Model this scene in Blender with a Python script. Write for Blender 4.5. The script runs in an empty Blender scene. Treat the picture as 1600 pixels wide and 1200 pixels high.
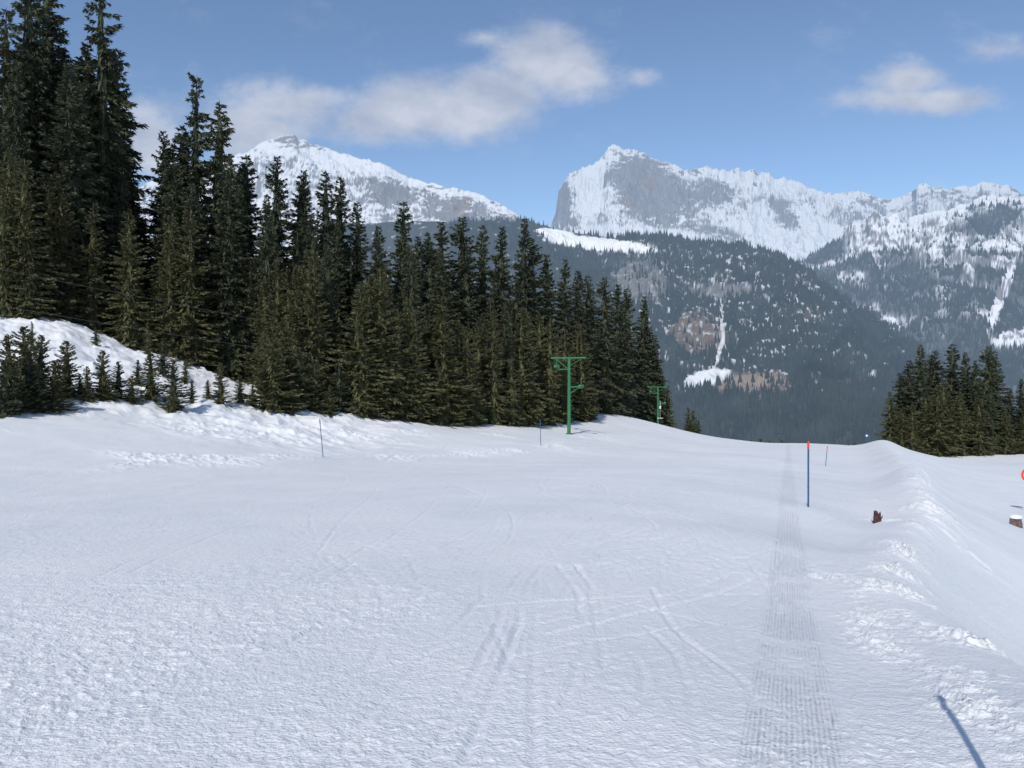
import bpy, math, numpy as np
from mathutils import Vector
rng=np.random.default_rng(7)
F=1250.0; CZ=1.6
def W(px,py,Y): return (Y*(px-800)/F, Y, CZ-Y*(py-600)/F)
scene=bpy.context.scene
col=scene.collection

# ---------------- noise ----------------
def _h(ix,iy,s):
    n=(ix.astype(np.int64)*374761393+iy.astype(np.int64)*668265263+s*1274126177)&0xffffffff
    n=((n^(n>>13))*1274126177)&0xffffffff
    n=(n^(n>>16))&0xffff
    return n/65535.0*2*np.pi
def pn(x,y,s=0):
    x=np.asarray(x,float);y=np.asarray(y,float)
    ix=np.floor(x);iy=np.floor(y);fx=x-ix;fy=y-iy
    u=fx*fx*fx*(fx*(fx*6-15)+10);v=fy*fy*fy*(fy*(fy*6-15)+10)
    def g(a,b):
        t=_h(ix+a,iy+b,s);return np.cos(t)*(fx-a)+np.sin(t)*(fy-b)
    n0=g(0,0)*(1-u)+g(1,0)*u;n1=g(0,1)*(1-u)+g(1,1)*u
    return (n0*(1-v)+n1*v)*1.5
def fbm(x,y,o=4,s=0,gain=.5):
    r=0;a=1;f=1;t=0
    for i in range(o):
        r=r+a*pn(x*f+i*17.3,y*f-i*9.1,s+i);t+=a;a*=gain;f*=2.03
    return r/t
def ridged(x,y,o=5,s=0,gain=.5):
    r=0;a=1;f=1;t=0
    for i in range(o):
        r=r+a*(1-2*np.abs(pn(x*f+i*13.3,y*f+i*5.7,s+i)));t+=a;a*=gain;f*=2.05
    return r/t
def ss(a,b,x):
    t=np.clip((x-a)/(b-a),0,1);return t*t*(3-2*t)

# ---------------- mesh helpers ----------------
def mesh_np(name,V,Fa,smooth=True):
    V=np.asarray(V,np.float32);Fa=np.asarray(Fa,np.int32)
    me=bpy.data.meshes.new(name);k=Fa.shape[1]
    me.vertices.add(len(V));me.vertices.foreach_set('co',V.ravel())
    me.loops.add(Fa.size);me.loops.foreach_set('vertex_index',Fa.ravel())
    me.polygons.add(len(Fa))
    me.polygons.foreach_set('loop_start',np.arange(0,Fa.size,k,dtype=np.int32))
    me.polygons.foreach_set('loop_total',np.full(len(Fa),k,np.int32))
    me.polygons.foreach_set('use_smooth',np.full(len(Fa),smooth))
    me.update(calc_edges=True);me.validate()
    return me
def grid_faces(nr,nc,wrap=False):
    i=np.arange(nr-1)[:,None];j=np.arange(nc if wrap else nc-1)[None,:];j2=(j+1)%nc
    return np.stack([i*nc+j,i*nc+j2,(i+1)*nc+j2,(i+1)*nc+j],-1).reshape(-1,4)
def newobj(name,me,parent=None):
    o=bpy.data.objects.new(name,me);col.objects.link(o)
    if parent: o.parent=parent
    return o
class MB:
    def __init__(s): s.v=[];s.f=[]
    def tube(s,p0,p1,r0,r1=None,n=12,cap=True):
        r1=r0 if r1 is None else r1
        p0=Vector(p0);p1=Vector(p1);d=(p1-p0).normalized()
        a=d.orthogonal().normalized();b=d.cross(a);k=len(s.v)
        for p,r in((p0,r0),(p1,r1)):
            for i in range(n):
                t=2*math.pi*i/n;s.v.append(p+a*math.cos(t)*r+b*math.sin(t)*r)
        for i in range(n): s.f.append((k+i,k+(i+1)%n,k+n+(i+1)%n,k+n+i))
        if cap: s.f.append(tuple(k+i for i in range(n))[::-1]);s.f.append(tuple(k+n+i for i in range(n)))
    def box(s,c,sx,sy,sz):
        k=len(s.v);c=Vector(c)
        for z in(-1,1):
            for x,y in((-1,-1),(1,-1),(1,1),(-1,1)): s.v.append(c+Vector((x*sx/2,y*sy/2,z*sz/2)))
        for f in((3,2,1,0),(4,5,6,7),(0,1,5,4),(1,2,6,5),(2,3,7,6),(3,0,4,7)): s.f.append(tuple(k+i for i in f))
    def mesh(s,name,mat,bevel=0):
        me=bpy.data.meshes.new(name);me.from_pydata([tuple(v) for v in s.v],[],s.f);me.materials.append(mat)
        me.update();return me

# ---------------- materials ----------------
def mat(name,colr=(.5,.5,.5),rough=.6,metal=0,noise=0,scale=20,spec=.4):
    m=bpy.data.materials.new(name);m.use_nodes=True;nt=m.node_tree;b=nt.nodes['Principled BSDF']
    b.inputs['Base Color'].default_value=(*colr,1);b.inputs['Roughness'].default_value=rough
    b.inputs['Metallic'].default_value=metal;b.inputs['Specular IOR Level'].default_value=spec
    if noise:
        t=nt.nodes.new('ShaderNodeTexNoise');t.inputs['Scale'].default_value=scale;t.inputs['Detail'].default_value=4
        tc=nt.nodes.new('ShaderNodeTexCoord');nt.links.new(tc.outputs['Object'],t.inputs['Vector'])
        r=nt.nodes.new('ShaderNodeMapRange');r.inputs[1].default_value=.3;r.inputs[2].default_value=.7
        r.inputs[3].default_value=1-noise;r.inputs[4].default_value=1+noise
        nt.links.new(t.outputs['Fac'],r.inputs[0])
        x=nt.nodes.new('ShaderNodeVectorMath');x.operation='SCALE';x.inputs[0].default_value=colr
        nt.links.new(r.outputs[0],x.inputs['Scale']);nt.links.new(x.outputs[0],b.inputs['Base Color'])
    return m
HAZE_GLOW=(.30,.42,.61)
def paint_haze(m,length=6200.):  # aerial haze painted into the material: bluish glow growing with distance from origin
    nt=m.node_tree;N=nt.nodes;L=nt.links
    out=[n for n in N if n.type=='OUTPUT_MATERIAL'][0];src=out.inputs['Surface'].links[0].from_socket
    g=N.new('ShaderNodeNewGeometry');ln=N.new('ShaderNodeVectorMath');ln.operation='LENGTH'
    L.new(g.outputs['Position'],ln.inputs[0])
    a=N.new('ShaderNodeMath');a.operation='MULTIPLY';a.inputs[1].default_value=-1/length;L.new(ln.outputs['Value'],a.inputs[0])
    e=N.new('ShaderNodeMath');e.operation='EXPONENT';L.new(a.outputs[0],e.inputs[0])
    em=N.new('ShaderNodeEmission');em.inputs[0].default_value=(*HAZE_GLOW,1);em.inputs[1].default_value=1
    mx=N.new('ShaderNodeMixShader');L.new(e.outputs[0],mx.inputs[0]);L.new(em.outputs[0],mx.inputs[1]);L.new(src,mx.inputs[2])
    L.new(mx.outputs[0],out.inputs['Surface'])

def foliage(name,c1,c2,c3):
    m=bpy.data.materials.new(name);m.use_nodes=True;nt=m.node_tree;N=nt.nodes;L=nt.links;b=N['Principled BSDF']
    tc=N.new('ShaderNodeTexCoord');t=N.new('ShaderNodeTexNoise');t.inputs['Scale'].default_value=1.3;t.inputs['Detail'].default_value=3
    L.new(tc.outputs['Object'],t.inputs['Vector'])
    r=N.new('ShaderNodeValToRGB');r.color_ramp.elements[0].position=.35;r.color_ramp.elements[0].color=(*c1,1)
    r.color_ramp.elements[1].position=.68;r.color_ramp.elements[1].color=(*c2,1);L.new(t.outputs['Fac'],r.inputs[0])
    oi=N.new('ShaderNodeObjectInfo');mx=N.new('ShaderNodeMix');mx.data_type='RGBA'
    ml=N.new('ShaderNodeMath');ml.operation='MULTIPLY';ml.inputs[1].default_value=.8;L.new(oi.outputs['Random'],ml.inputs[0])
    L.new(ml.outputs[0],mx.inputs[0]);L.new(r.outputs[0],mx.inputs[6]);mx.inputs[7].default_value=(*c3,1)
    L.new(mx.outputs[2],b.inputs['Base Color']);b.inputs['Roughness'].default_value=.8;b.inputs['Specular IOR Level'].default_value=.15
    return m
M_fol=foliage('spruce_needles',(.048,.060,.036),(.105,.115,.066),(.058,.068,.046))
M_young=foliage('young_spruce_needles',(.075,.084,.038),(.155,.150,.075),(.095,.095,.048))
M_bark=mat('bark',(.12,.09,.07),.9,noise=.4,scale=8)
M_green=mat('green_painted_steel',(.035,.17,.07),.45,noise=.15,scale=6)
M_steel=mat('galvanised_steel',(.35,.36,.37),.4,.8,noise=.1)
M_cable=mat('steel_cable',(.12,.12,.125),.5,.3)
M_blue=mat('blue_pole_paint',(.025,.09,.20),.4,noise=.1)
M_red=mat('orange_red_paint',(.70,.07,.03),.45,noise=.1)
M_white=mat('white_paint',(.8,.8,.8),.4)
M_wood=mat('weathered_wood',(.075,.032,.028),.9,noise=.6,scale=12)
M_wood2=mat('grey_pink_wood',(.13,.085,.075),.9,noise=.5,scale=10)

# ---------------- terrain macro ----------------
P=[]
for a in [(0,735,25),(0,680,31),(0,625,38),(200,630,43),(400,640,50),(0,495,52),(100,507,53),(200,545,56),(300,575,58),(400,605,62),
          (560,652,56),(700,668,62),(800,668,69),(889,679,73),(850,662,80),(950,654,100),(1000,655,115),(1028,672,130),(1075,684,140),
          (300,680,38),(550,690,46),(505,716,37),(845,698,52),
          (100,480,80),(400,570,90),(700,630,100),(900,640,130),
          (1600,800,30),(1600,1000,11),(1500,900,16),(1385,832,20),(1263,790,20),(1291,728,50),(1400,765,38),(1500,765,45),
          (1380,699,95),(1450,711,98),(1510,718,102),(1600,710,112),(1600,745,60),(1700,720,100),(1800,900,20),(1800,1100,8),(1355,697,90)]:
    P.append(W(*a))
for x,y in [(0,-20),(-15,-20),(8,-20),(0,0),(-5,5),(1.8,5),(-8,12),(0,12),(3.8,12),(-12,18),(-4,20),(4,20),(0,35),(9,35),(6,50),(15,50),(14,70),(22,75),(24,95),(33,110),(42,112),(34,90)]:
    P.append((x,y,-.06*y))
P+=[(3,4,-.26),(5.2,4,-1.0),(5,0,-.6),(9,-15,-.5),(-45,20,2.5),(-40,0,3.5),(-40,-25,4),(-15,5,-.2),(25,-20,-3),(90,20,-7)]
P=np.array(P,float)
def U(d2): return np.where(d2>1e-9,.5*d2*np.log(np.maximum(d2,1e-9)),0)
n=len(P)
d2=((P[:,None,:2]-P[None,:,:2])**2).sum(-1)
A=np.zeros((n+3,n+3));A[:n,:n]=U(d2)+np.eye(n)*1.2;A[:n,n]=1;A[:n,n+1:]=P[:,:2];A[n,:n]=1;A[n+1:,:n]=P[:,:2].T
sol=np.linalg.solve(A,np.concatenate([P[:,2],[0,0,0]]))
def tps(x,y):
    o=sol[n]+sol[n+1]*x+sol[n+2]*y
    for k in range(n): o=o+sol[k]*U((x-P[k,0])**2+(y-P[k,1])**2)
    return o
EY=[-10,0,4,6,9,13,20,30,45,60,100];EX=[2.4,2.7,3.2,3.7,4.6,6.3,10.3,15.2,22.5,29,46]
def H(x,y):
    x=np.asarray(x,float);y=np.asarray(y,float)
    cx=np.clip(x,-60,95);cy=np.clip(y,-30,150)
    z=tps(cx,cy)
    d=cx-np.interp(cy,EY,EX)+.35*pn(cy*.16,cy*0,9)
    wd=1+cy.clip(0,80)*.03;k=ss(120,80,cy)
    z=z+k*(.12+.017*cy.clip(0,45))*np.exp(-((d+.1)/(.6*wd))**2)-k*.85*ss(0,2.6*wd,d)*ss(24,8,d)
    yc=112+26*(1-ss(22,38,x))+0*y
    s=np.maximum(0,y-yc);z=z-.38*s*s/(s+22)
    over=np.maximum(0,np.abs(x-cx));z=z-over*.05*(x>0)
    return np.maximum(z,-700)

# ---------------- ground sheet ----------------
ang=np.concatenate([np.linspace(-37,37,1000),np.linspace(37,323,70)[1:-1]])*np.pi/180
rad=np.concatenate([[.05],np.linspace(.5,2.7,12),np.geomspace(2.8,165,1100),np.geomspace(170,7000,50)])
R_,A_=np.meshgrid(rad,ang,indexing='ij')
GX=R_*np.sin(A_);GY=R_*np.cos(A_)
GZ=H(GX,GY)
def plane(px,py):
    Y=CZ/((py-600)/F-.06);return np.array([Y*(px-800)/F,Y])
def crom(pts,m=14):
    pts=[2*pts[0]-pts[1]]+pts+[2*pts[-1]-pts[-2]];o=[]
    for i in range(1,len(pts)-2):
        p0,p1,p2,p3=pts[i-1:i+3]
        for t in np.linspace(0,1,m,endpoint=False):
            o.append(.5*((2*p1)+(-p0+p2)*t+(2*p0-5*p1+4*p2-p3)*t*t+(-p0+3*p1-3*p2+p3)*t**3))
    o.append(pts[-2]);return np.array(o)
def polydist(x,y,pl):
    best=np.full(x.shape,1e9);side=np.zeros(x.shape)
    for a,b in zip(pl[:-1],pl[1:]):
        d=b-a;l2=max(d@d,1e-9);t=np.clip(((x-a[0])*d[0]+(y-a[1])*d[1])/l2,0,1)
        ex=x-a[0]-t*d[0];ey=y-a[1]-t*d[1];q=ex*ex+ey*ey
        m=q<best;best=np.where(m,q,best);side=np.where(m,np.sign(d[0]*ey-d[1]*ex),side)
    return np.sqrt(best)*side
TR=[([(640,1300),(720,1180),(790,1000),(835,890),(950,800),(1080,745),(1160,718)],1.3,2),
    ([(835,1250),(832,1100),(836,1000),(840,900)],.6,1),
    ([(1150,1260),(1180,1150),(1165,1080),(1110,1030),(1050,975),(1020,915)],1.0,1),
    ([(830,1000),(1000,948),(1130,900),(1200,865),(1205,840),(1170,815)],1.2,2),
    ([(960,1180),(1000,1120),(1005,1070),(985,1030)],1.1,1),
    ([(-80,1010),(200,925),(450,862),(700,800),(900,760)],.9,1),
    ([(870,885),(905,940),(900,1060),(880,1130)],1.0,1),([(900,885),(940,950),(940,1060)],1.0,1),
    ([(990,945),(1080,962),(1190,972)],1.0,1),
    ([(480,1280),(600,1120),(720,985),(800,910),(980,800)],.7,1),
    ([(700,755),(770,785),(800,815),(790,850),(730,880)],.8,1),
    ([(980,815),(1040,802),(1080,815),(1050,845),(990,850)],.9,1),
    ([(1200,730),(1215,780),(1205,850),(1190,880)],1.1,2),
    ([(-50,1150),(250,1020),(480,930),(720,850),(960,770)],.7,2),
    ([(100,1260),(330,1090),(560,960),(700,890)],.7,1),
    ([(400,780),(600,770),(800,750),(1000,720)],.8,1),([(200,830),(500,800),(800,735),(1100,712)],.7,2),
    ([(1140,790),(1175,760),(1190,735)],1.,1),([(1030,880),(1100,850),(1130,810),(1100,770)],1.,1),
    ([(-60,912),(120,915),(290,918)],.6,1),([(1330,1260),(1260,1050),(1210,920)],.6,1),
    ([(1110,1250),(1080,1130),(1060,1040),(1010,980)],.6,1),
    ([(1000,1190),(1060,1010),(1130,900),(1180,780)],.8,1),([(1240,1000),(1200,900),(1100,820),(960,770)],.8,1)]
r2=np.random.default_rng(33)
for i in range(230):
    y0=r2.uniform(7,50) if i%3 else r2.uniform(3.0,9);x0=r2.uniform(-.60,.32)*y0
    # most runs follow the fall line towards the right hand end of the crest
    pts=[np.array([x0,y0])];aim=math.atan2(38-x0,112-y0);h=aim+r2.normal(0,.28);c=r2.normal(0,.07)
    for k in range(int(r2.integers(3,11))):
        c+=r2.normal(0,.05);c*=.9;h+=c+(aim-h)*.08;h=min(max(h,-.6),1.1);q=pts[-1]+2.4*np.array([math.sin(h),math.cos(h)])
        if q[0]>np.interp(q[1],EY,EX)-.4: break
        pts.append(q)
    if len(pts)>2: TR.append((pts,r2.uniform(.12,.62),1 if r2.random()<.6 else 2))
near=(R_>2.6)&(R_<80)&(np.abs(np.sin(A_))<.61)&(np.cos(A_)>0)
idx=np.nonzero(near.ravel())[0]
nx=GX.ravel()[idx];ny=GY.ravel()[idx];nr=np.hypot(nx,ny);dz=np.zeros(len(idx))
for pts,dep,kind in TR:
    pts=[plane(*p) if not isinstance(p,np.ndarray) else p for p in pts]
    pl=crom(pts,6);brs=int(abs(pl[0,0]*100))%90
    gap=.08+.06*((brs*7)%10)/10
    M0=np.nonzero((nx>pl[:,0].min()-.5)&(nx<pl[:,0].max()+.5)&(ny>pl[:,1].min()-.5)&(ny<pl[:,1].max()+.5))[0]
    X0=nx[M0];Y0=ny[M0]
    for a0 in range(0,len(pl)-1,6):
        seg=pl[a0:a0+7];mn=seg.min(0)-.35;mx=seg.max(0)+.35
        m=M0[(X0>mn[0])&(X0<mx[0])&(Y0>mn[1])&(Y0<mx[1])]
        if len(m)==0: continue
        t0=((nx[m]-seg[0,0])*(seg[1,0]-seg[0,0])+(ny[m]-seg[0,1])*(seg[1,1]-seg[0,1]))>=0
        t1=((nx[m]-seg[-1,0])*(seg[-1,0]-seg[-2,0])+(ny[m]-seg[-1,1])*(seg[-1,1]-seg[-2,1]))<0
        m=m[t0&t1]
        if len(m)==0: continue
        d=polydist(nx[m],ny[m],seg);q=np.zeros(len(m))
        d=d+.012*pn(nx[m]*1.5,ny[m]*1.5,77)
        w=.022+.0016*nr[m]
        for off in ((-gap,gap) if kind==2 else (0,)):
            e=(d-off)/w;q-=np.exp(-e*e)*.011*(1 if off<=0 else .6)
            e2=(np.abs(d-off)-.05)/.02;q+=np.exp(-e2*e2)*.003
        brk=.65+1.1*pn(nx[m]*.6,ny[m]*.6,brs)
        dz[m]+=q*dep*np.clip(brk,.0,1.3)*(1+nr[m]*.035)
fade=lambda s:np.clip(1.6-nr*.0085/s,0,1)
chop=ss(-.15,.35,fbm(nx*.22+3,ny*.13,3,5)+.25*ss(1,-5,nx))
pist=1-.75*ss(0,1.5,nx-np.interp(ny,EY,EX)-.8)
dz=np.clip(dz,-.04,.025)*pist
dz+=.022*fbm(nx*.8,ny*.45,3,11)
dz+=(.004+.010*chop)*fbm(nx*6.5,ny*5.5,3,21)*fade(.13)*pist
dz+=(.004+.011*chop)*np.maximum(0,fbm(nx*15,ny*12,2,31))*fade(.06)*1.9*pist
def lumps(pl,wid,amp,sc,seed,base=0):
    pl=np.array(pl,float);mn=pl.min(0)-3*wid;mx=pl.max(0)+3*wid
    m=np.nonzero((nx>mn[0])&(nx<mx[0])&(ny>mn[1])&(ny<mx[1]))[0]
    d=polydist(nx[m],ny[m],pl)+wid*.8*pn(nx[m]*.5,ny[m]*.5,seed+9);e=np.exp(-(d/wid)**2)
    pat=ss(-.25,.3,pn(nx[m]*.33/max(wid,.4),ny[m]*.33/max(wid,.4),seed+2))
    dz[m]+=e*(base+pat*(amp*np.maximum(0,ridged(nx[m]*sc,ny[m]*sc,3,seed)-.35)*2+amp*.35*np.maximum(0,fbm(nx[m]*sc*3,ny[m]*sc*3,2,seed+4))))
lumps([(-22,22),(-16,25.5),(-13,31),(-8.7,36),(-3,43),(1.9,51),(8.6,70)],1.5,.11,1.3,41,.05)
lumps([(-20,34),(-12,44),(-6,52),(1,62),(8,74),(14,100)],1.8,.13,1.0,45,.04)
lumps([(2.9,2.5),(3.2,4),(3.7,6),(4.5,9),(5.4,11),(7.3,15)],.42,.085,4.0,43,.01)
lumps([(2.3,3),(2.7,5),(3.5,8),(3.9,10)],.25,.04,5.0,57,.0)
lumps([(10.3,20),(15.2,30),(22.5,45),(42,90)],.9,.12,1.3,49,.03)
lumps([(6.3,13),(8,16),(11.5,22),(17,33)],.4,.07,2.2,51,.02)
gz=GZ.ravel();gz[idx]+=dz
Z=gz.reshape(GZ.shape)
bk=ss(34,46,GY)*ss(-3,-14,GX)*(R_<90);Z=Z+bk*(.45*fbm(GX*.35,GY*.35,4,141)+.30*np.maximum(0,ridged(GX*.5,GY*.5,3,144)-.3))
V=np.stack([GX,GY,Z],-1).reshape(-1,3)
gm=mesh_np('ground',V,grid_faces(len(rad),len(ang),True)[:,::-1])
ms=bpy.data.materials.new('snow');ms.use_nodes=True;nt=ms.node_tree;N=nt.nodes;L=nt.links;b=N['Principled BSDF']
b.inputs['Roughness'].default_value=.6;b.inputs['Specular IOR Level'].default_value=.2
tc=N.new('ShaderNodeTexCoord')
def tex(scale,det,vec=None,rough=.6):
    t=N.new('ShaderNodeTexNoise');t.inputs['Scale'].default_value=scale;t.inputs['Detail'].default_value=det;t.inputs['Roughness'].default_value=rough
    L.new(vec or tc.outputs['Object'],t.inputs['Vector']);return t
t1=tex(.35,3);cr=N.new('ShaderNodeValToRGB');L.new(t1.outputs['Fac'],cr.inputs[0])
cr.color_ramp.elements[0].position=.3;cr.color_ramp.elements[0].color=(.76,.78,.80,1);cr.color_ramp.elements[1].position=.7;cr.color_ramp.elements[1].color=(.85,.855,.86,1)
L.new(cr.outputs[0],b.inputs['Base Color'])
f1=tex(48,3,rough=.7);f2=tex(12,2)
b1=N.new('ShaderNodeBump');b1.inputs['Strength'].default_value=1.;b1.inputs['Distance'].default_value=.013;L.new(f1.outputs['Fac'],b1.inputs['Height'])
b2=N.new('ShaderNodeBump');b2.inputs['Strength'].default_value=.5;b2.inputs['Distance'].default_value=.03;L.new(f2.outputs['Fac'],b2.inputs['Height']);L.new(b1.outputs[0],b2.inputs['Normal'])
sx=N.new('ShaderNodeSeparateXYZ');L.new(tc.outputs['Object'],sx.inputs[0])
def M(op,a,bb=None,c=None):
    k=N.new('ShaderNodeMath');k.operation=op
    for i,q in enumerate((a,bb,c)):
        if q is None: continue
        if isinstance(q,(int,float)): k.inputs[i].default_value=q
        else: L.new(q,k.inputs[i])
    return k.outputs[0]
tt=M('SUBTRACT',sx.outputs[0],M('MULTIPLY',sx.outputs[1],.345));tt=M('ADD',tt,-.02)
wv=M('SINE',M('MULTIPLY',tt,2*math.pi/.055))
mr=N.new('ShaderNodeMapRange');mr.interpolation_type='SMOOTHSTEP';mr.inputs[1].default_value=.20;mr.inputs[2].default_value=.30;mr.inputs[3].default_value=1;mr.inputs[4].default_value=0
L.new(M('ABSOLUTE',tt),mr.inputs[0])
brk=tex(1.8,2);mr2=N.new('ShaderNodeMapRange');mr2.inputs[1].default_value=.30;mr2.inputs[2].default_value=.5;L.new(brk.outputs['Fac'],mr2.inputs[0])
hgt=M('MULTIPLY',wv,M('MULTIPLY',mr.outputs[0],mr2.outputs[0]))
b3=N.new('ShaderNodeBump');b3.inputs['Strength'].default_value=.8;b3.inputs['Distance'].default_value=.0075;L.new(hgt,b3.inputs['Height']);L.new(b2.outputs[0],b3.inputs['Normal'])
L.new(b3.outputs[0],b.inputs['Normal'])
gm.materials.append(ms)
g=newobj('ground',gm);g['kind']='structure';g['label']='groomed snowy ski piste with ski tracks and chopped edges'

# ---------------- mountains ----------------
mm=bpy.data.materials.new('mountain_surface');mm.use_nodes=True;nt2=mm.node_tree
at=nt2.nodes.new('ShaderNodeAttribute');at.attribute_name='Col'
nt2.links.new(at.outputs['Color'],nt2.nodes['Principled BSDF'].inputs['Base Color'])
nt2.nodes['Principled BSDF'].inputs['Roughness'].default_value=.95;nt2.nodes['Principled BSDF'].inputs['Specular IOR Level'].default_value=.05
paint_haze(mm)
def ell(px,py,cx,cy,rx,ry,rot=0):
    c,s=math.cos(math.radians(rot)),math.sin(math.radians(rot));dx=px-cx;dy=py-cy
    u=(dx*c+dy*s)/rx;v=(-dx*s+dy*c)/ry;return 1-np.sqrt(u*u+v*v)
def mountain(name,label,ridge,footpy,kdepth,nu,nv,amp,sc,jag,seed,paint,prof=.85,jf=34,an=.45):
    r=np.array(ridge,float);px=np.linspace(r[0,0],r[-1,0],nu)
    rp=np.interp(px,r[:,0],r[:,1]);D=np.interp(px,r[:,0],r[:,2])
    rp=rp+jag*(ridged(px/jf,px*0+seed,5,seed,.55)-.35)*-1
    v=np.concatenate([np.linspace(-.25,0,14)[:-1],np.linspace(0,1,nv)])
    Vv,PX=np.meshgrid(v,px,indexing='ij');RP=rp[None]+0*Vv;DD=D[None]+0*Vv
    zr=CZ-DD*(RP-600)/F;Y=DD*(1-kdepth*Vv);Yf=DD*(1-kdepth);zf=CZ-Yf*(footpy-600)/F
    vp=np.clip(Vv,0,1);z=zr+(zf-zr)*vp**prof
    z=np.where(Vv<0,zr+Vv*(zr-zf)*1.2,z)
    X=Y*(PX-800)/F
    env=ss(0,.12,np.abs(Vv))*(1-.5*vp)
    sk_=X+.5*z
    wx=sk_+.5/sc*fbm(X*sc,Y*sc,3,seed+3);wy=Y+.5/sc*fbm(X*sc+9,Y*sc,3,seed+5)
    z=z+amp*env*(ridged(wx*sc,wy*sc*an,6,seed,.52)-.35)+amp*.45*env*fbm(X*sc*2.4,Y*sc*2.4,5,seed+8,.58)
    Vt=np.stack([X,Y,z],-1)
    du=np.gradient(Vt,axis=1);dv=np.gradient(Vt,axis=0);nn=np.cross(du,dv);nn/=np.linalg.norm(nn,axis=-1,keepdims=True)+1e-9
    nn*=np.sign(nn[...,2:3]+1e-9)
    spx=800+F*X/Y;spy=600-F*(z-CZ)/Y
    C,fm=paint(X,Y,z,spx,spy,nn)
    me=mesh_np(name,Vt.reshape(-1,3),grid_faces(len(v),nu)[:,::-1])
    ca=me.color_attributes.new('Col','FLOAT_COLOR','POINT')
    ca.data.foreach_set('color',np.concatenate([C,np.ones(C.shape[:2]+(1,))],-1).astype(np.float32).ravel())
    me.materials.append(mm);o=newobj(name,me);o['kind']='structure';o['label']=label
    return Vt,fm,Vv
snowc=np.array([.83,.84,.86]);rockc=np.array([.19,.185,.178]);brn=np.array([.16,.115,.085]);und=np.array([.036,.045,.040])
def mixc(a,b,m): return a*(1-m[...,None])+b*m[...,None]
def paintA(bias,k=1.):
    def p(X,Y,z,px,py,nn):
        C=np.ones(X.shape+(3,))*snowc
        st=1-nn[...,2]
        q=X+.6*z
        f=fbm(q/55,z/24,5,61,.68);f2=fbm(X/220,z/120,4,63);rd=ridged(q/110,z/60,5,65,.6)
        rk=st*.9-.44+f*.78+f2*.42+(rd-.3)*.25
        rk=rk+bias(px,py)
        m=ss(-.02,.11,rk)
        rc=rockc*(1.05+.8*fbm(X/34,z/13,5,66,.72)+.35*(ridged(X/60,z/200,4,69)-.3))[...,None]
        rc=mixc(rc,rc*np.array([1.1,.88,.7]),ss(.1,.5,fbm(X/150,z/150,3,68)))
        C=mixc(C,np.clip(rc,.03,1),m);return C,np.zeros(X.shape)
    return p
def bias1(px,py):
    b=-.12+.6*np.clip(ell(px,py,715,330,110,38,15),0,1)+.5*np.clip(ell(px,py,600,300,60,30,20),0,1)+.5*np.clip(ell(px,py,455,222,40,14),0,1)
    b=b+.5*np.clip(ell(px,py,800,350,60,30,20),0,1)
    b-=.4*np.clip(ell(px,py,560,262,140,16,12),0,1)
    return b
def bias2(px,py):
    b=-.19+0*px
    b+=.85*np.clip(ell(px,py,1010,285,72,50,22)*1.5,0,1)
    b+=.6*np.clip(ell(px,py,1030,318,90,28)*1.6,0,1)
    b+=.85*np.clip(ell(px,py,880,318,14,42)*1.6,0,1)
    b+=.38*np.clip(ell(px,py,1110,300,60,24,10)*1.6,0,1)
    b+=.50*np.clip(ell(px,py,1225,330,20,34,-40)*1.6,0,1)+.40*np.clip(ell(px,py,1130,365,60,14,10)*1.6,0,1)
    b+=.30*np.clip(ell(px,py,1480,305,90,14)*1.6,0,1)+.25*np.clip(ell(px,py,1370,315,50,12)*1.6,0,1)
    b-=1.1*np.clip(ell(px,py,922,290,24,62,8)*1.8,0,1)
    b-=.6*np.clip(ell(px,py,1030,372,150,18,6)*1.8,0,1)
    b-=.6*np.clip(ell(px,py,1240,365,110,45,15)*1.6,0,1)*ss(.0,.2,-ell(px,py,1225,330,22,34,-40))
    b-=.3*np.clip(ell(px,py,1200,290,110,18,8)*1.6,0,1)
    return b
mountain('mountain','snowy rounded summit with grey rock outcrops',[(200,300,3900),(300,262,3900),(380,240,3900),(410,224,3900),(435,214,3900),(455,212,3900),(480,222,3900),(520,237,3900),(560,246,3850),(600,258,3800),(640,280,3800),(700,292,3700),(750,305,3700),(790,325,3600),(830,352,3600),(880,400,3600),(930,440,3600)],520,.3,600,210,125,1/230.,6,3,paintA(bias1),an=.8)
mountain('mountain','steep grey limestone peak streaked with snow',[(845,420,5600),(862,352,5500),(868,335,5300),(873,300,5200),(890,272,5100),(915,262,5000),(935,254,5000),(945,243,5000),(952,230,5000),(962,228,5000),(975,236,5000),(992,236,5000),(1005,240,5000),(1018,250,5000),(1040,255,5000),(1062,262,5000),(1078,270,5000),(1090,263,5050),(1105,262,5050),(1125,268,5050),(1150,264,5100),(1195,269,5200),(1215,280,5200),(1232,279,5200),(1262,294,5200),(1290,303,5200),(1320,303,5200),(1340,298,5200),(1362,308,5200),(1390,314,5200),(1410,310,5200),(1425,300,5200),(1432,292,5000),(1445,286,5000),(1458,296,5000),(1470,292,5000),(1485,298,5000),(1500,289,5000),(1515,294,5000),(1530,286,5000),(1550,284,5000),(1562,292,5000),(1575,291,5000),(1600,302,5000),(1700,300,5000)],520,.3,1200,280,190,1/260.,7,8,paintA(bias2),.8,24,an=.8)
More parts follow.
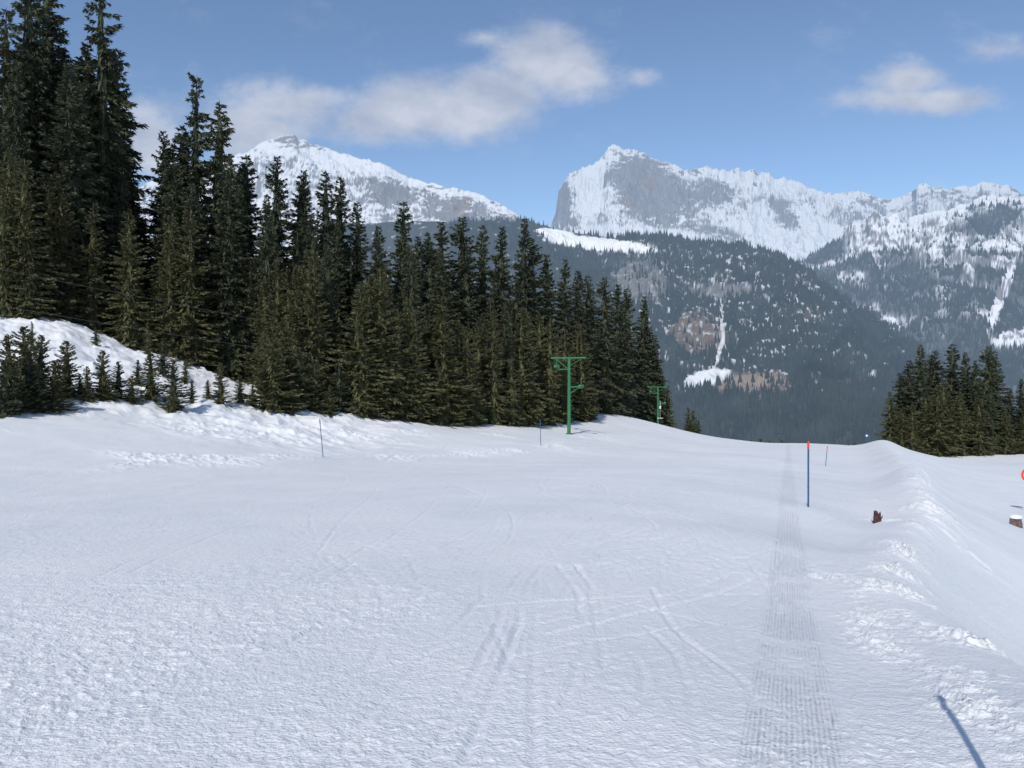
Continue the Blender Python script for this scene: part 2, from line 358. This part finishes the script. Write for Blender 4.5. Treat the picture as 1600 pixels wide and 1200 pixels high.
def paintF(kind):
    def p(X,Y,z,px,py,nn):
        C=np.ones(X.shape+(3,))*snowc
        if kind=='mid':
            n1=.35*fbm(X/18,z/9,4,85,.6)
            def cl(*a,k=1.0): return ss(-.05,.12,(ell(px,py,*a)+n1*k))
            mead=np.maximum(cl(940,382,92,11,6,k=.8),cl(868,366,36,9,8,k=.8))
            strip=np.maximum(cl(1128,505,3.2,46,-5,k=1.5)*.7,np.maximum(cl(1123,552,3.4,26,16,k=1.5)*.7,cl(1103,591,38,14,-14,k=.9)*.85))
            spots=np.maximum(ss(.12,.30,fbm(X/13+5,z/9,4,87,.6))*ss(-.4,.4,ell(px,py,1150,490,200,110)+n1),ss(.26,.45,fbm(X/26+5,z/15,4,88,.6))*.85)
            brown=np.maximum(cl(1178,598,60,20,-4),cl(1090,520,44,38))
            rock=np.maximum(cl(1000,440,48,32,20),cl(1130,455,50,12,k=1.6))
            low=ss(600,640,py);bl=ss(.10,.45,fbm(X/60,z/40,4,95))
            C=mixc(C,und,np.clip((1-mead)*(1-strip)*(1-.75*spots*(1-low)),0,1))
            C=mixc(C,brn*.6,bl*.6*(1-mead)*(1-strip)*(1-spots))
            C=mixc(C,brn*(1+.5*fbm(X/12,z/8,3,91))[...,None],np.clip(brown*(1-strip)*.7*(1-.5*spots),0,1))
            fld=cl(1176,598,54,14,-4,k=.5)*(1-strip);C=mixc(C,np.array([.26,.20,.15])*(1+.4*fbm(X/8,z/3,4,97))[...,None],fld)
            C=mixc(C,rockc*(1+.6*fbm(X/10,z/5,4,93,.7))[...,None],rock*.7)
            C=mixc(C,und,low*.8)
            F_=np.clip(1-mead-strip-rock*.7-brown*.75-.8*spots*(1-low),0,1)*(1-.35*bl)
            return C,F_
        n1=.35*fbm(X/30,z/15,4,75,.6)
        st=1-nn[...,2]
        alt=ss(345,440,py)
        den=.22+.72*alt+1.15*fbm(X/90,z/50,6,71,.62)-.25*st
        den=den+.8*np.clip(ell(px,py,1545,345,90,30,-14)*1.5,0,1)+.5*np.clip(ell(px,py,1300,390,50,15,-20)*1.5,0,1)+.5*ss(490,580,py)
        def cl(*a,k=1.0): return ss(-.05,.15,(ell(px,py,*a)+n1*k))
        c=np.maximum.reduce([cl(1372,368,44,22,-10),cl(1590,528,44,14,-8),cl(1400,502,28,12),cl(1505,400,8,44,-25,k=1.4),cl(1565,460,9,62,20,k=1.5),cl(1545,410,30,8,10),cl(1330,430,24,8),cl(1440,315,60,20)])
        bl=ss(.0,.4,fbm(X/70+4,z/50,4,77))
        F_=np.clip(ss(.28,.80,den)*(1-c),0,1)
        dk=np.clip(F_**1.25*.93,0,1)
        rk=ss(.02,.2,st*1.1-.6+fbm(X/40,z/18,5,78,.65)*.85)
        C=mixc(C,rockc,rk);C=mixc(C,mixc(und*np.ones(X.shape+(3,)),brn*.8,bl*.4),dk)
        return C,F_*(1-.3*bl)
    return p
V3,f3,vv3=mountain('mountain','dark wooded mountain flank with snow patches',[(1080,560,3300),(1180,470,3300),(1250,410,3200),(1300,382,3100),(1330,347,3100),(1370,333,3050),(1410,346,3000),(1440,335,3000),(1480,332,2950),(1540,306,2900),(1600,312,2900),(1720,285,2900)],760,.5,560,340,170,1/260.,9,21,paintF('right'),.9)
V4,f4,vv4=mountain('hill','forested valley side with snowy meadow clearings',[(500,350,2200),(780,345,2200),(830,346,2150),(880,362,2100),(950,372,2100),(1030,366,2050),(1100,380,2000),(1160,383,1950),(1210,396,1900),(1250,418,1850),(1320,468,1750),(1380,508,1700),(1430,543,1650),(1480,590,1600),(1560,670,1550),(1640,740,1500)],800,.5,640,330,80,1/200.,4,33,paintF('mid'),.95)
def scatter(Vt,fm,vv,count,h0,h1,seed,vmax=.9):
    r=np.random.default_rng(seed);R,Cn=fm.shape
    i=r.integers(13,R-1,count*4);j=r.integers(0,Cn-1,count*4)
    sp=800+F*Vt[i,j,0]/Vt[i,j,1]
    ok=(r.random(len(i))<fm[i,j]**1.5)&(vv[i,j]<vmax)&(sp>700)&(sp<1680);i=i[ok][:count];j=j[ok][:count]
    a=r.random(len(i))[:,None];bq=r.random(len(i))[:,None]
    p=Vt[i,j]*(1-a)*(1-bq)+Vt[i+1,j]*a*(1-bq)+Vt[i,j+1]*(1-a)*bq+Vt[i+1,j+1]*a*bq
    h=r.uniform(h0,h1,len(p));return p,h
pa,ha=scatter(V4,f4,vv4,30000,9,20,3);pb,hb=scatter(V3,f3,vv3,26000,12,24,4)
p=np.concatenate([pa,pb]);h=np.concatenate([ha,hb]);K=5;m=len(p)
th=np.arange(K)*2*np.pi/K;rr=h*.17*rng.uniform(.8,1.3,m)
ring=np.stack([p[:,None,0]+rr[:,None]*np.cos(th+rng.random((m,1))*6),p[:,None,1]+rr[:,None]*np.sin(th),p[:,None,2]-1+0*th+h[:,None]*.05],-1)
top=p+np.stack([0*h,0*h,h],-1)
VV=np.concatenate([ring,top[:,None]],1).reshape(-1,3);bs=(np.arange(m)*(K+1))[:,None]
FF=np.stack([bs+np.arange(K),bs+(np.arange(K)+1)%K,bs+K+0*np.arange(K)],-1).reshape(-1,3)
fme=mesh_np('conifer_forest',VV,FF,False)
mf=mat('far_conifers',(.026,.038,.032),.9,noise=.5,scale=.02,spec=.1);paint_haze(mf);fme.materials.append(mf)
fo=newobj('conifer_forest',fme);fo['kind']='stuff';fo['label']='dense dark conifer forest covering the valley sides';fo['category']='forest'

# ---------------- spruce trees ----------------
def crown(name,Ht,R,basef,seed,mt,dens=1.0,ragged=0.,tw=1.0,pw=.8,droop=.3,spacing=.42,core=.45,thin=.13):
    r=np.random.default_rng(seed);quads=[]
    h=Ht*basef;ph=r.random()*6
    while h<Ht*.985:
        t=1-(h-Ht*basef)/(Ht*(1-basef))
        nb=int(r.integers(5,8)*(.6+.4*min(1,t*3)))+1
        whorl=1+.2*math.sin(h*1.9+ph)*ragged+r.uniform(-.12,.12)
        for k in range(nb):
            if r.random()<.22*ragged: continue
            az=r.random()*2*math.pi
            Lb=R*(t**pw*.96+.03)*whorl*r.uniform(.6,1.1)*(1-.12*ss(.85,1,t))
            if r.random()<.08: Lb*=1.25
            hh=h+r.uniform(-1.5,1.5)*spacing*min(1,t*3)
            rise=.60*(1-t)**1.6-.05-droop*.6*t+r.uniform(-.15,.15);dr=droop*(.4+.6*t)
            ox,oy=math.cos(az),math.sin(az)
            nt_=int((10+Lb*21)*dens);s=r.random(nt_)**.62;s[0]=1;s[1]=.9;s[2]=.97
            up=.12*s**4
            base=np.stack([ox*Lb*s,oy*Lb*s,hh+Lb*(rise*s-dr*s*s+up+.15*dr*s**3)],-1)
            side=r.choice([-1,1],nt_)*r.uniform(.2,.95,nt_);side[0]=0
            tl=(.17+.34*Lb**.6*(1-.6*s))*r.uniform(.6,1.35,nt_)*tw
            dn=-r.uniform(.0,1.2,nt_)*(.4+droop*1.6)+.4*(1-t)
            d=np.stack([ox*.85-oy*side,oy*.85+ox*side,dn],-1);d/=np.linalg.norm(d,axis=1,keepdims=True)
            wv_=np.cross(d,np.array([0,0,1.])+r.normal(0,.8,(nt_,3)));wv_/=np.linalg.norm(wv_,axis=1,keepdims=True)+1e-6
            wd=(tl*thin+.018*tw)[:,None]
            mid=base+d*tl[:,None]*.35
            quads.append(np.stack([base,mid+wv_*wd,base+d*tl[:,None],mid-wv_*wd],1))
        h+=spacing*(.75+.5*r.random())*(.55+.45*min(1,t*2.5+.1))
    for az in (0,1.6):
        w=np.array([math.cos(az),math.sin(az),0])*.05*tw
        b0=np.array([0,0,Ht*.94]);quads.append(np.stack([b0,(b0+[0,0,Ht*.02])+w,np.array([0,0,Ht*1.0]),(b0+[0,0,Ht*.02])-w],0)[None])
    nr_=int(Ht/spacing*2.2);na=13
    zz=np.linspace(Ht*basef,Ht*.93,nr_);tt_=1-(zz-Ht*basef)/(Ht*(1-basef))
    for z0,t in zip(zz,tt_):
        rr0=R*core*(t**pw)*.96
        for k in range(na):
            a=2*math.pi*r.random();wa=(2*math.pi/na)*r.uniform(.25,.7)
            rt=rr0*r.uniform(.1,.45);rb=rr0*r.uniform(.55,1.15);dzq=spacing*r.uniform(1.0,2.2)+rb*droop
            q=np.array([[math.cos(a)*rt,math.sin(a)*rt,z0+dzq*.3],[math.cos(a-wa)*rb*.7,math.sin(a-wa)*rb*.7,z0-dzq*.25],
                        [math.cos(a)*rb,math.sin(a)*rb,z0-dzq*r.uniform(.6,1.)],[math.cos(a+wa)*rb*.7,math.sin(a+wa)*rb*.7,z0-dzq*.2]])
            quads.append(q[None])
    Q=np.concatenate(quads);Q[...,2]=np.maximum(Q[...,2],.0);Vq=Q.reshape(-1,3);Fq=np.arange(len(Vq)).reshape(-1,4)
    me=mesh_np(name,Vq,Fq,False);me.materials.append(mt);return me
def trunk(name,Ht,r0,seed):
    r=np.random.default_rng(seed);mb=MB();k=7;pts=[]
    for i in range(k+1): pts.append(Vector((r.normal(0,.02)*i*.3,r.normal(0,.02)*i*.3,Ht*.985*i/k-(.6 if i==0 else 0))))
    for i in range(k): mb.tube(pts[i],pts[i+1],r0*(1-i/k)+.015,r0*(1-(i+1)/k)+.015,9,False)
    for i in range(10):
        h=Ht*r.uniform(.03,.5);a=r.random()*6.28;l=Ht*.05*r.uniform(.5,1)
        mb.tube((0,0,h),(math.cos(a)*l,math.sin(a)*l,h-l*.15),.03*r0*4,.01,4,False)
    return mb.mesh(name,M_bark)
protos={}
def proto(key,Ht,R,bf,seed,mt,**k):
    protos[key]=(Ht,crown(key+'_crown',Ht,R,bf,seed,mt,**k),trunk(key+'_trunk',Ht,Ht*.0125+.03,seed))
proto('old0',30,4.0,.06,1,M_fol,ragged=1.0,droop=.6,pw=.62,tw=1.15,spacing=.46,core=.40)
proto('old1',30,3.2,.08,2,M_fol,ragged=1.4,droop=.75,pw=.5,tw=1.15,spacing=.50,core=.26)
proto('mid0',20,3.7,.03,3,M_fol,ragged=.4,droop=.34,spacing=.38)
proto('mid1',20,3.0,.03,4,M_fol,ragged=.6,droop=.42,pw=.72,spacing=.38)
proto('mid2',20,4.0,.02,5,M_fol,ragged=.3,droop=.28,pw=.92,spacing=.38)
proto('yng0',9,2.2,.01,6,M_young,ragged=.4,droop=.16,tw=.62,spacing=.23,dens=1.3,pw=.9)
proto('yng1',9,1.8,.01,7,M_young,ragged=.5,droop=.22,tw=.6,spacing=.23,dens=1.3,pw=.85)
proto('sap0',3.2,1.25,.01,8,M_young,ragged=.3,droop=.06,tw=.42,spacing=.12,dens=2.2,pw=.9,core=.42)
proto('sap1',3.2,1.05,.01,9,M_fol,ragged=.5,droop=.06,tw=.42,spacing=.12,dens=2.2,pw=.85,core=.42)
cnt=0
LAB={'old':('tall ragged old spruce with drooping dark branches','tall old spruces at the wood edge'),
     'mid':('dense dark green spruce in snowy wood','spruces of the wood beside the piste'),
     'yng':('young olive green spruce at the wood edge','young spruces along the wood edge'),
     'sap':('small spruce sapling poking from snowy bank','small spruces on the snowy bank')}
def tree(key,px,pytop,Y,hmin=1.0,hmax=36,wf=None,lab=None,grp=None):
    global cnt
    x=Y*(px-800)/F;zb=float(H(np.array([x]),np.array([Y]))[0]);ht=CZ-Y*(pytop-600)/F-zb
    ht=min(max(ht,hmin),hmax);Hp,cm,tm=protos[key];s=ht/Hp;w=s*(wf or rng.uniform(.8,1.15))
    e=bpy.data.objects.new('spruce_tree',None);col.objects.link(e);e.empty_display_size=.5
    e.location=(x,Y,zb-.05);e.rotation_euler=(rng.normal(0,.015),rng.normal(0,.015),rng.random()*6.28);e.scale=(w,w*rng.uniform(.9,1.1),s)
    for nm,me in (('trunk',tm),('crown',cm)):
        o=bpy.data.objects.new(nm,me);col.objects.link(o);o.parent=e
    l,gp=LAB[key[:3]];e['label']=lab or l;e['category']='tree';e['group']=grp or gp;cnt+=1
for px,py,Y,k in [(-30,30,64,'old0'),(8,5,60,'old1'),(48,-50,62,'old0'),(85,-30,66,'old0'),(128,70,70,'mid1'),(165,-25,66,'old1'),(190,90,72,'old1'),
    (300,115,68,'old1'),(283,190,74,'mid1'),(342,155,69,'mid1'),(255,228,72,'mid0'),(385,235,74,'mid1'),(430,238,72,'mid0'),(466,268,76,'mid1'),(483,262,80,'mid2'),
    (508,262,74,'mid1'),(527,272,78,'mid0'),(560,308,78,'mid1'),(625,308,78,'mid1'),(596,350,74,'mid2'),(650,366,84,'mid0'),(670,358,80,'mid1'),(696,340,82,'mid2'),
    (726,336,86,'mid0'),(752,346,88,'mid1'),(780,350,88,'mid2'),(812,334,92,'mid1'),(832,368,94,'mid0'),(858,392,96,'mid1'),(880,402,98,'mid2'),(903,420,104,'mid0'),
    (922,425,108,'mid1'),(945,430,114,'mid0'),(966,440,124,'mid1'),(982,447,136,'mid0'),(997,458,138,'mid1'),(1010,490,139,'mid0'),(1020,520,140,'mid1'),(1032,560,141,'mid0'),(1042,600,141,'yng0')]:
    tree(k,px,py,Y,lab=('tall ragged spruce standing above the wood' if k[:3]=='old' else None))
skx=[-60,10,60,170,230,300,345,400,470,530,600,700,812,880,945,1000,1030,1060];sky_=[0,10,-20,0,200,150,180,240,270,280,340,350,360,405,435,470,530,620]
fx=[-60,0,200,400,560,700,800,850,900,950,985,1050,1070];fy=[50,53,58,59,57,64,71,78,90,110,136,141,142]
for i in range(95):
    px=rng.uniform(-50,1025);Y=np.interp(px,fx,fy)+2+rng.random()**1.3*20
    py=np.interp(px,skx,sky_)+rng.uniform(25,190)*(1 if px>230 else 1.4)
    tree(['mid0','mid1','mid2'][rng.integers(3)],px,py,Y,5,24)
for i in range(110):
    px=rng.uniform(-20,1045) if i%3 else rng.uniform(400,860);Y=np.interp(px,fx,fy)+rng.uniform(-.5,3.5)
    gp=600-F*(float(H(np.array([Y*(px-800)/F]),np.array([Y]))[0])-CZ)/Y
    tree(['yng0','yng1'][rng.integers(2)],px,gp-rng.uniform(60,245)*60/Y,Y,2.5,12)
for px,py,Y in [(12,520,36),(38,507,38),(62,520,39),(85,560,38),(105,530,41),(135,570,41),(160,545,42),(185,562,43),(205,585,43),(235,550,44.5),(272,560,44),(268,600,43),(300,590,47),
                (345,565,48),(375,585,50),(395,600,51),(60,570,37),(5,560,35),(125,590,42),(325,600,49),(255,530,50),(50,500,46),(150,520,51),(230,500,54),
                (425,520,51),(440,500,53),(465,540,53),(490,560,54),(415,565,51),(455,590,51.5),(515,600,54),(530,560,56),(590,590,58),(25,560,36),(48,545,37),(170,590,42),(290,560,50),(215,560,47)]:
    tree('sap0' if rng.random()<.6 else 'sap1' if py>515 else 'yng1',px,py,Y,1.2,9)
for px,py,Y,k in [(1393,610,112,'yng0'),(1408,580,116,'mid0'),(1436,536,114,'mid2'),(1420,560,119,'mid1'),(1460,545,118,'mid0'),(1486,534,116,'mid1'),(1508,548,114,'mid2'),(1538,538,116,'mid0'),
    (1555,545,120,'mid1'),(1524,560,113,'mid1'),(1576,605,118,'mid0'),(1596,590,116,'mid2'),(1615,600,118,'mid0'),(1474,590,111,'yng0'),(1445,610,110,'yng1'),(1410,640,110,'yng0'),(1498,610,110,'yng0'),
    (1450,560,122,'mid0'),(1572,640,112,'yng0'),(1600,640,113,'yng1'),(1545,600,112,'mid2'),(1465,600,109,'yng0'),(1530,620,110,'yng1'),(1425,630,109,'yng1')]:
    tree(k,px,py,Y,wf=rng.uniform(1.05,1.35),lab='sunlit bushy spruce in a small stand on snow',grp='spruces of the stand across the piste')
for px,py,Y in [(1083,640,142),(1092,655,144),(1175,686,150),(1188,684,152),(1204,687,150),(1222,686,155),(1075,635,143),(1335,690,150),(1318,692,150)]:
    tree('yng0',px,py,Y,2,20,lab='spruce top showing over the snow crest',grp='spruces below the crest')

# ---------------- lift pylons ----------------
dirv=Vector((18.5,57,0)).normalized();rotz=math.atan2(-dirv.x,dirv.y)
def pylon_meshes():
    mb=MB();mb.tube((0,0,-.3),(0,0,7.05),.17,.13,14);mb.tube((0,0,-.3),(0,0,.12),.3,.3,14)
    for k in range(12): mb.tube((.12,0,1.4+k*.42),(.32,0,1.4+k*.42),.012,.012,5)
    post=mb.mesh('post',M_green)
    mb=MB();mb.box((-.05,0,7.0),3.3,.14,.14);mb.tube((-1.25,0,6.92),(-.1,0,6.0),.035);mb.tube((1.2,0,6.92),(.1,0,6.3),.03)
    mb.tube((0,0,4.35),(1.15,0,4.35),.06);mb.tube((.05,0,3.7),(.95,0,4.3),.035);mb.tube((1.1,0,4.3),(1.15,0,5.2),.035)
    mb.tube((0,0,5.95),(-1.2,0,5.95),.05)
    arm=mb.mesh('crossarm',M_green)
    def sh(x,z,up):
        mb=MB();mb.tube((x,0,z+.45),(x,0,z),.035);mb.box((x,0,z),.07,1.3,.1)
        for y in(-.55,-.18,.18,.55):
            mb.tube((x-.09,y,z-.16*up),(x+.09,y,z-.16*up),.15,.15,14)
        mb.tube((x-.2,-.6,z+.2),(x-.2,.6,z+.2),.02)
        return mb.mesh('sheave_assembly',M_green)
    return post,arm,sh(-1.15,6.35,1),sh(1.15,4.25,-1)
pm=pylon_meshes()
def pylon(x,y,z):
    e=bpy.data.objects.new('lift_pylon',None);col.objects.link(e);e.location=(x,y,z);e.rotation_euler=(0,0,rotz)
    for nm,me in zip(('post','crossarm','sheave_assembly','sheave_assembly'),pm):
        o=bpy.data.objects.new(nm,me);col.objects.link(o);o.parent=e
    e['label']='green steel drag lift pylon standing in snow';e['category']='ski lift pylon';e['group']='pylons of the drag lift';return Vector((x,y,z))
PY=[]
for px,Y in ((889,73),(1028,130)):
    x=Y*(px-800)/F;PY.append(pylon(x,Y,float(H(np.array([x]),np.array([Y]))[0])))
x3,y3=40.5,163.;g3=float(H(np.array([x3]),np.array([y3]))[0]);PY.append(pylon(x3,y3,g3))
print('P3',g3,600-F*(g3+7-CZ)/y3)
side=Vector((math.cos(rotz),math.sin(rotz),0))
def att(i,off,zz): return PY[i]+side*off+Vector((0,0,zz))
for off,zz in((-1.15,6.5),(1.15,4.55)):
    mb=MB();pts=[Vector((-18.5-4.6,-14,4.0+zz*.45))+side*off,att(0,off,zz),att(1,off,zz),att(2,off,zz)]
    for a,bq in zip(pts[:-1],pts[1:]):
        q=[a.lerp(bq,t)-Vector((0,0,(a-bq).length*.012*4*t*(1-t))) for t in np.linspace(0,1,13)]
        for c,d in zip(q[:-1],q[1:]): mb.tube(c,d,.004,.004,6,False)
    o=newobj('lift_cable',mb.mesh('lift_cable',M_cable));o['label']='thin dark steel cable strung between lift pylons';o['category']='cable';o['group']='cables of the drag lift'
a=att(0,1.15,4.55).lerp(att(1,1.15,4.55),.9)-Vector((0,0,.25))
mb=MB();mb.tube((0,0,.3),(0,0,-.5),.03);mb.tube((0,0,-.5),(0,0,-.95),.13,.13,12);mb.tube((0,0,-.95),(0,0,-2.4),.015);mb.tube((-.45,0,-2.4),(.45,0,-2.4),.04)
e=bpy.data.objects.new('drag_bar',None);col.objects.link(e);e.location=a;e['label']='t-shaped drag bar hanging from the lift cable';e['category']='ski lift bar'
newobj('spring_box_and_bar',mb.mesh('spring_box_and_bar',M_white),e)

# ---------------- marker poles ----------------
def gz_at(x,y): return float(H(np.array([x]),np.array([y]))[0])
def pole(px,Y,ht,lab,r=.02,tilt=(0,0),topc=None,tf=.12,sign=None,xy=None):
    x,y=(Y*(px-800)/F,Y) if xy is None else xy
    e=bpy.data.objects.new('marker_pole',None);col.objects.link(e);e.location=(x,y,gz_at(x,y));e.rotation_euler=(tilt[0],tilt[1],0)
    e['label']=lab;e['category']='piste marker pole';e['group']='marker poles along the piste'
    mb=MB();mb.tube((0,0,-.25),(0,0,ht*(1-tf)),r,r,12);mb.tube((0,0,ht*.3),(0,0,ht*.3+.03),r*1.15,r*1.15,12);newobj('shaft',mb.mesh('shaft',M_blue),e)
    mb=MB();mb.tube((0,0,ht*(1-tf)),(0,0,ht),r*1.25,r*1.25,12);mb.tube((0,0,ht),(0,0,ht+.02),r*1.25,r*.6,12);newobj('tip',mb.mesh('tip',topc or M_blue),e)
    if sign:
        mb=MB();mb.tube((0,-.03,ht-.1),(0,-.045,ht-.1),sign,sign,24);newobj('disc',mb.mesh('disc',M_blue),e)
        mb=MB();mb.tube((0,-.046,ht-.1),(0,-.05,ht-.1),sign*.45,sign*.45,20);newobj('disc_centre',mb.mesh('disc_centre',M_white),e)
pole(1263,20,1.63,'blue marker pole with orange red top in snow',.022,(0,.0),M_red,.1)
pole(505,37,1.8,'thin leaning dark blue marker pole in snow',.018,(0,-.09))
pole(845,52,1.75,'thin blue marker pole near chopped snow',.02,(0,-.02))
pole(1290,50,1.25,'thin leaning marker pole with red top',.02,(0,.09),M_red,.3)
pole(1354,90,.95,'short marker pole with round blue disc',.03,(0,0),M_blue,.1,sign=.24)
pole(0,0,1.75,'slim marker pole casting shadow on snow',.016,(0,0),M_red,.1,xy=(1.80,2.68))
x,y,z=W(1606,760,45);z=gz_at(x,y)
e=bpy.data.objects.new('round_sign',None);col.objects.link(e);e.location=(x,y,z);e['label']='round white sign with red rim on post';e['category']='sign'
ztop=CZ-45*(742-600)/F-z
mb=MB();mb.tube((0,0,-.3),(0,0,ztop),.03);newobj('post',mb.mesh('post',M_steel),e)
mb=MB();mb.tube((0,-.035,ztop),(0,-.055,ztop),.40,.40,28);newobj('rim',mb.mesh('rim',M_red),e)
mb=MB();mb.tube((0,-.056,ztop),(0,-.062,ztop),.27,.27,28);newobj('face',mb.mesh('face',M_white),e)
msn=mat('cap_snow',(.82,.84,.86),.6,noise=.04)
def stump(px,Y,r,h,lab,mt,cap,seed):
    x=Y*(px-800)/F;rr=np.random.default_rng(seed)
    e=bpy.data.objects.new('tree_stump',None);col.objects.link(e);e.location=(x,Y,gz_at(x,Y)+.02);e['label']=lab;e['category']='stump'
    mb=MB();n_=14
    for k,(zz,f) in enumerate([(-.2,1.25),(0,1.15),(h*.3,1.0),(h*.7,.95),(h,.9)]):
        for i in range(n_):
            t=2*math.pi*i/n_;q=r*f*(1+.15*math.sin(3*t+seed)+.1*rr.normal()*.5);mb.v.append(Vector((math.cos(t)*q,math.sin(t)*q,zz+(rr.uniform(-.3,.25)*h if k==4 and not cap else 0))))
    for k in range(4):
        for i in range(n_): mb.f.append((k*n_+i,k*n_+(i+1)%n_,(k+1)*n_+(i+1)%n_,(k+1)*n_+i))
    mb.v.append(Vector((0,0,h*(.7 if not cap else 1))));c=len(mb.v)-1
    for i in range(n_): mb.f.append((4*n_+i,4*n_+(i+1)%n_,c))
    if not cap:
        mb.tube((r*.5,0,0),(r*1.5,-.03,h*.75),r*.22,r*.1,6);mb.tube((-r*.7,0,-.02),(-r*1.5,0,h*.35),r*.2,r*.1,6)
    newobj('wood',mb.mesh('wood',mt),e)
    if cap:
        mb=MB();n_=16
        prof_=[(.0,1.0),(.1,1.15),(.45,1.08),(.75,.75),(.9,.35)]
        for zz,f in prof_:
            for i in range(n_):
                t=2*math.pi*i/n_;mb.v.append(Vector((math.cos(t)*r*f,math.sin(t)*r*f,h*.98+zz*r*.8+.02*rr.normal()*r)))
        for k in range(4):
            for i in range(n_): mb.f.append((k*n_+i,k*n_+(i+1)%n_,(k+1)*n_+(i+1)%n_,(k+1)*n_+i))
        mb.v.append(Vector((0,0,h*.98+.75*r)));c=len(mb.v)-1
        for i in range(n_): mb.f.append((4*n_+i,4*n_+(i+1)%n_,c))
        mb.f.append(tuple(range(n_))[::-1]);me=mb.mesh('snow_cap',msn)
        for p_ in me.polygons: p_.use_smooth=True
        newobj('snow_cap',me,e)
stump(1370,20,.09,.26,'splintered red brown stump sticking out of snow',M_wood,False,3)
stump(1587,33,.22,.30,'cut wooden stump topped with a snow cap',M_wood2,True,5)

# ---------------- camera, light, world ----------------
cam=bpy.data.cameras.new('camera');co=bpy.data.objects.new('camera',cam);col.objects.link(co)
co.location=(0,0,CZ);co.rotation_euler=(math.pi/2,0,0);cam.sensor_width=36;cam.lens=36*F/1600;cam.clip_end=30000;cam.clip_start=.05;scene.camera=co
S=Vector((-.33,-.94,0)).normalized();el=math.radians(41)
S=Vector((S.x*math.cos(el),S.y*math.cos(el),math.sin(el)))
sl=bpy.data.lights.new('sun','SUN');sl.energy=3.2;sl.angle=math.radians(.53);sl.color=(1,.94,.85);so=bpy.data.objects.new('sun',sl);col.objects.link(so)
so.rotation_euler=S.to_track_quat('Z','Y').to_euler()
w=bpy.data.worlds.new('World');scene.world=w;w.use_nodes=True;nt=w.node_tree;N=nt.nodes;L=nt.links
bg=N['Background'];bg.inputs[1].default_value=.125
sk=N.new('ShaderNodeTexSky');sk.sky_type='NISHITA';sk.sun_disc=False;sk.sun_elevation=el;sk.sun_rotation=math.atan2(S.x,S.y)%(2*math.pi)
sk.altitude=1300;sk.air_density=1.0;sk.dust_density=.7;sk.ozone_density=1.8
tnt=N.new('ShaderNodeVectorMath');tnt.operation='MULTIPLY';tnt.inputs[1].default_value=(1.10,1.13,1.15);L.new(sk.outputs[0],tnt.inputs[0])
tc=N.new('ShaderNodeTexCoord');sp=N.new('ShaderNodeSeparateXYZ');L.new(tc.outputs['Generated'],sp.inputs[0])
yy=M('MAXIMUM',sp.outputs[1],.05);cu=M('DIVIDE',sp.outputs[0],yy);cv=M('DIVIDE',sp.outputs[2],yy)
cb=N.new('ShaderNodeCombineXYZ');L.new(cu,cb.inputs[0]);L.new(cv,cb.inputs[1])
def wtex(scale,det,rough,off):
    t=N.new('ShaderNodeTexNoise');t.inputs['Scale'].default_value=scale;t.inputs['Detail'].default_value=det;t.inputs['Roughness'].default_value=rough
    a=N.new('ShaderNodeVectorMath');a.operation='MULTIPLY_ADD';a.inputs[1].default_value=(1,1.5,1);a.inputs[2].default_value=(off,off*.7,0);L.new(cb.outputs[0],a.inputs[0]);L.new(a.outputs[0],t.inputs['Vector']);return t.outputs['Fac']
acc=None
for cx,cy,rx,ry,st in [(670,175,165,62,1.3),(770,150,125,68,1.3),(850,95,115,62,1.2),(890,125,110,50,1.1),(580,190,110,42,.95),(460,165,150,56,1.0),(390,205,100,65,1.2),(235,215,80,75,1.2),
        (1420,125,80,44,1.05),(1440,155,160,32,1.0),(1560,80,110,34,.6),(985,125,70,24,.7),(760,60,80,28,.7)]:
    a=N.new('ShaderNodeVectorMath');a.operation='SUBTRACT';L.new(cb.outputs[0],a.inputs[0]);a.inputs[1].default_value=((cx-800)/F,(600-cy)/F,0)
    m_=N.new('ShaderNodeVectorMath');m_.operation='MULTIPLY';L.new(a.outputs[0],m_.inputs[0]);m_.inputs[1].default_value=(F/rx,F/ry,0)
    l_=N.new('ShaderNodeVectorMath');l_.operation='LENGTH';L.new(m_.outputs[0],l_.inputs[0])
    v_=M('MULTIPLY',M('MAXIMUM',M('SUBTRACT',1.2,l_.outputs['Value']),0.),st)
    acc=v_ if acc is None else M('SMOOTH_MAX',acc,v_,.2)
nz=M('SUBTRACT',wtex(8.5,6,.6,1.3),.5);nz2=M('SUBTRACT',wtex(28,5,.65,4.1),.5)
dn=M('ADD',acc,M('ADD',M('MULTIPLY',nz,1.5),M('MULTIPLY',nz2,.6)))
mr=N.new('ShaderNodeMapRange');mr.interpolation_type='SMOOTHSTEP';mr.inputs[1].default_value=.15;mr.inputs[2].default_value=1.0;mr.inputs[3].default_value=0;mr.inputs[4].default_value=.88;L.new(dn,mr.inputs[0])
gate=N.new('ShaderNodeMapRange');gate.inputs[1].default_value=.0;gate.inputs[2].default_value=.2;L.new(acc,gate.inputs[0])
fac=M('MULTIPLY',mr.outputs[0],gate.outputs[0])
shd=N.new('ShaderNodeMapRange');shd.inputs[1].default_value=.33;shd.inputs[2].default_value=.62;L.new(wtex(12,4,.55,7.7),shd.inputs[0])
cc=N.new('ShaderNodeMix');cc.data_type='RGBA';L.new(shd.outputs[0],cc.inputs[0]);cc.inputs[6].default_value=(3.3,3.8,4.9,1);cc.inputs[7].default_value=(4.9,5.2,6.0,1)
mx=N.new('ShaderNodeMix');mx.data_type='RGBA';L.new(fac,mx.inputs[0]);L.new(tnt.outputs[0],mx.inputs[6]);L.new(cc.outputs[2],mx.inputs[7])
L.new(mx.outputs[2],bg.inputs[0])
scene.view_settings.view_transform='Standard';scene.view_settings.look='None';scene.view_settings.exposure=0
print('TREES',cnt)
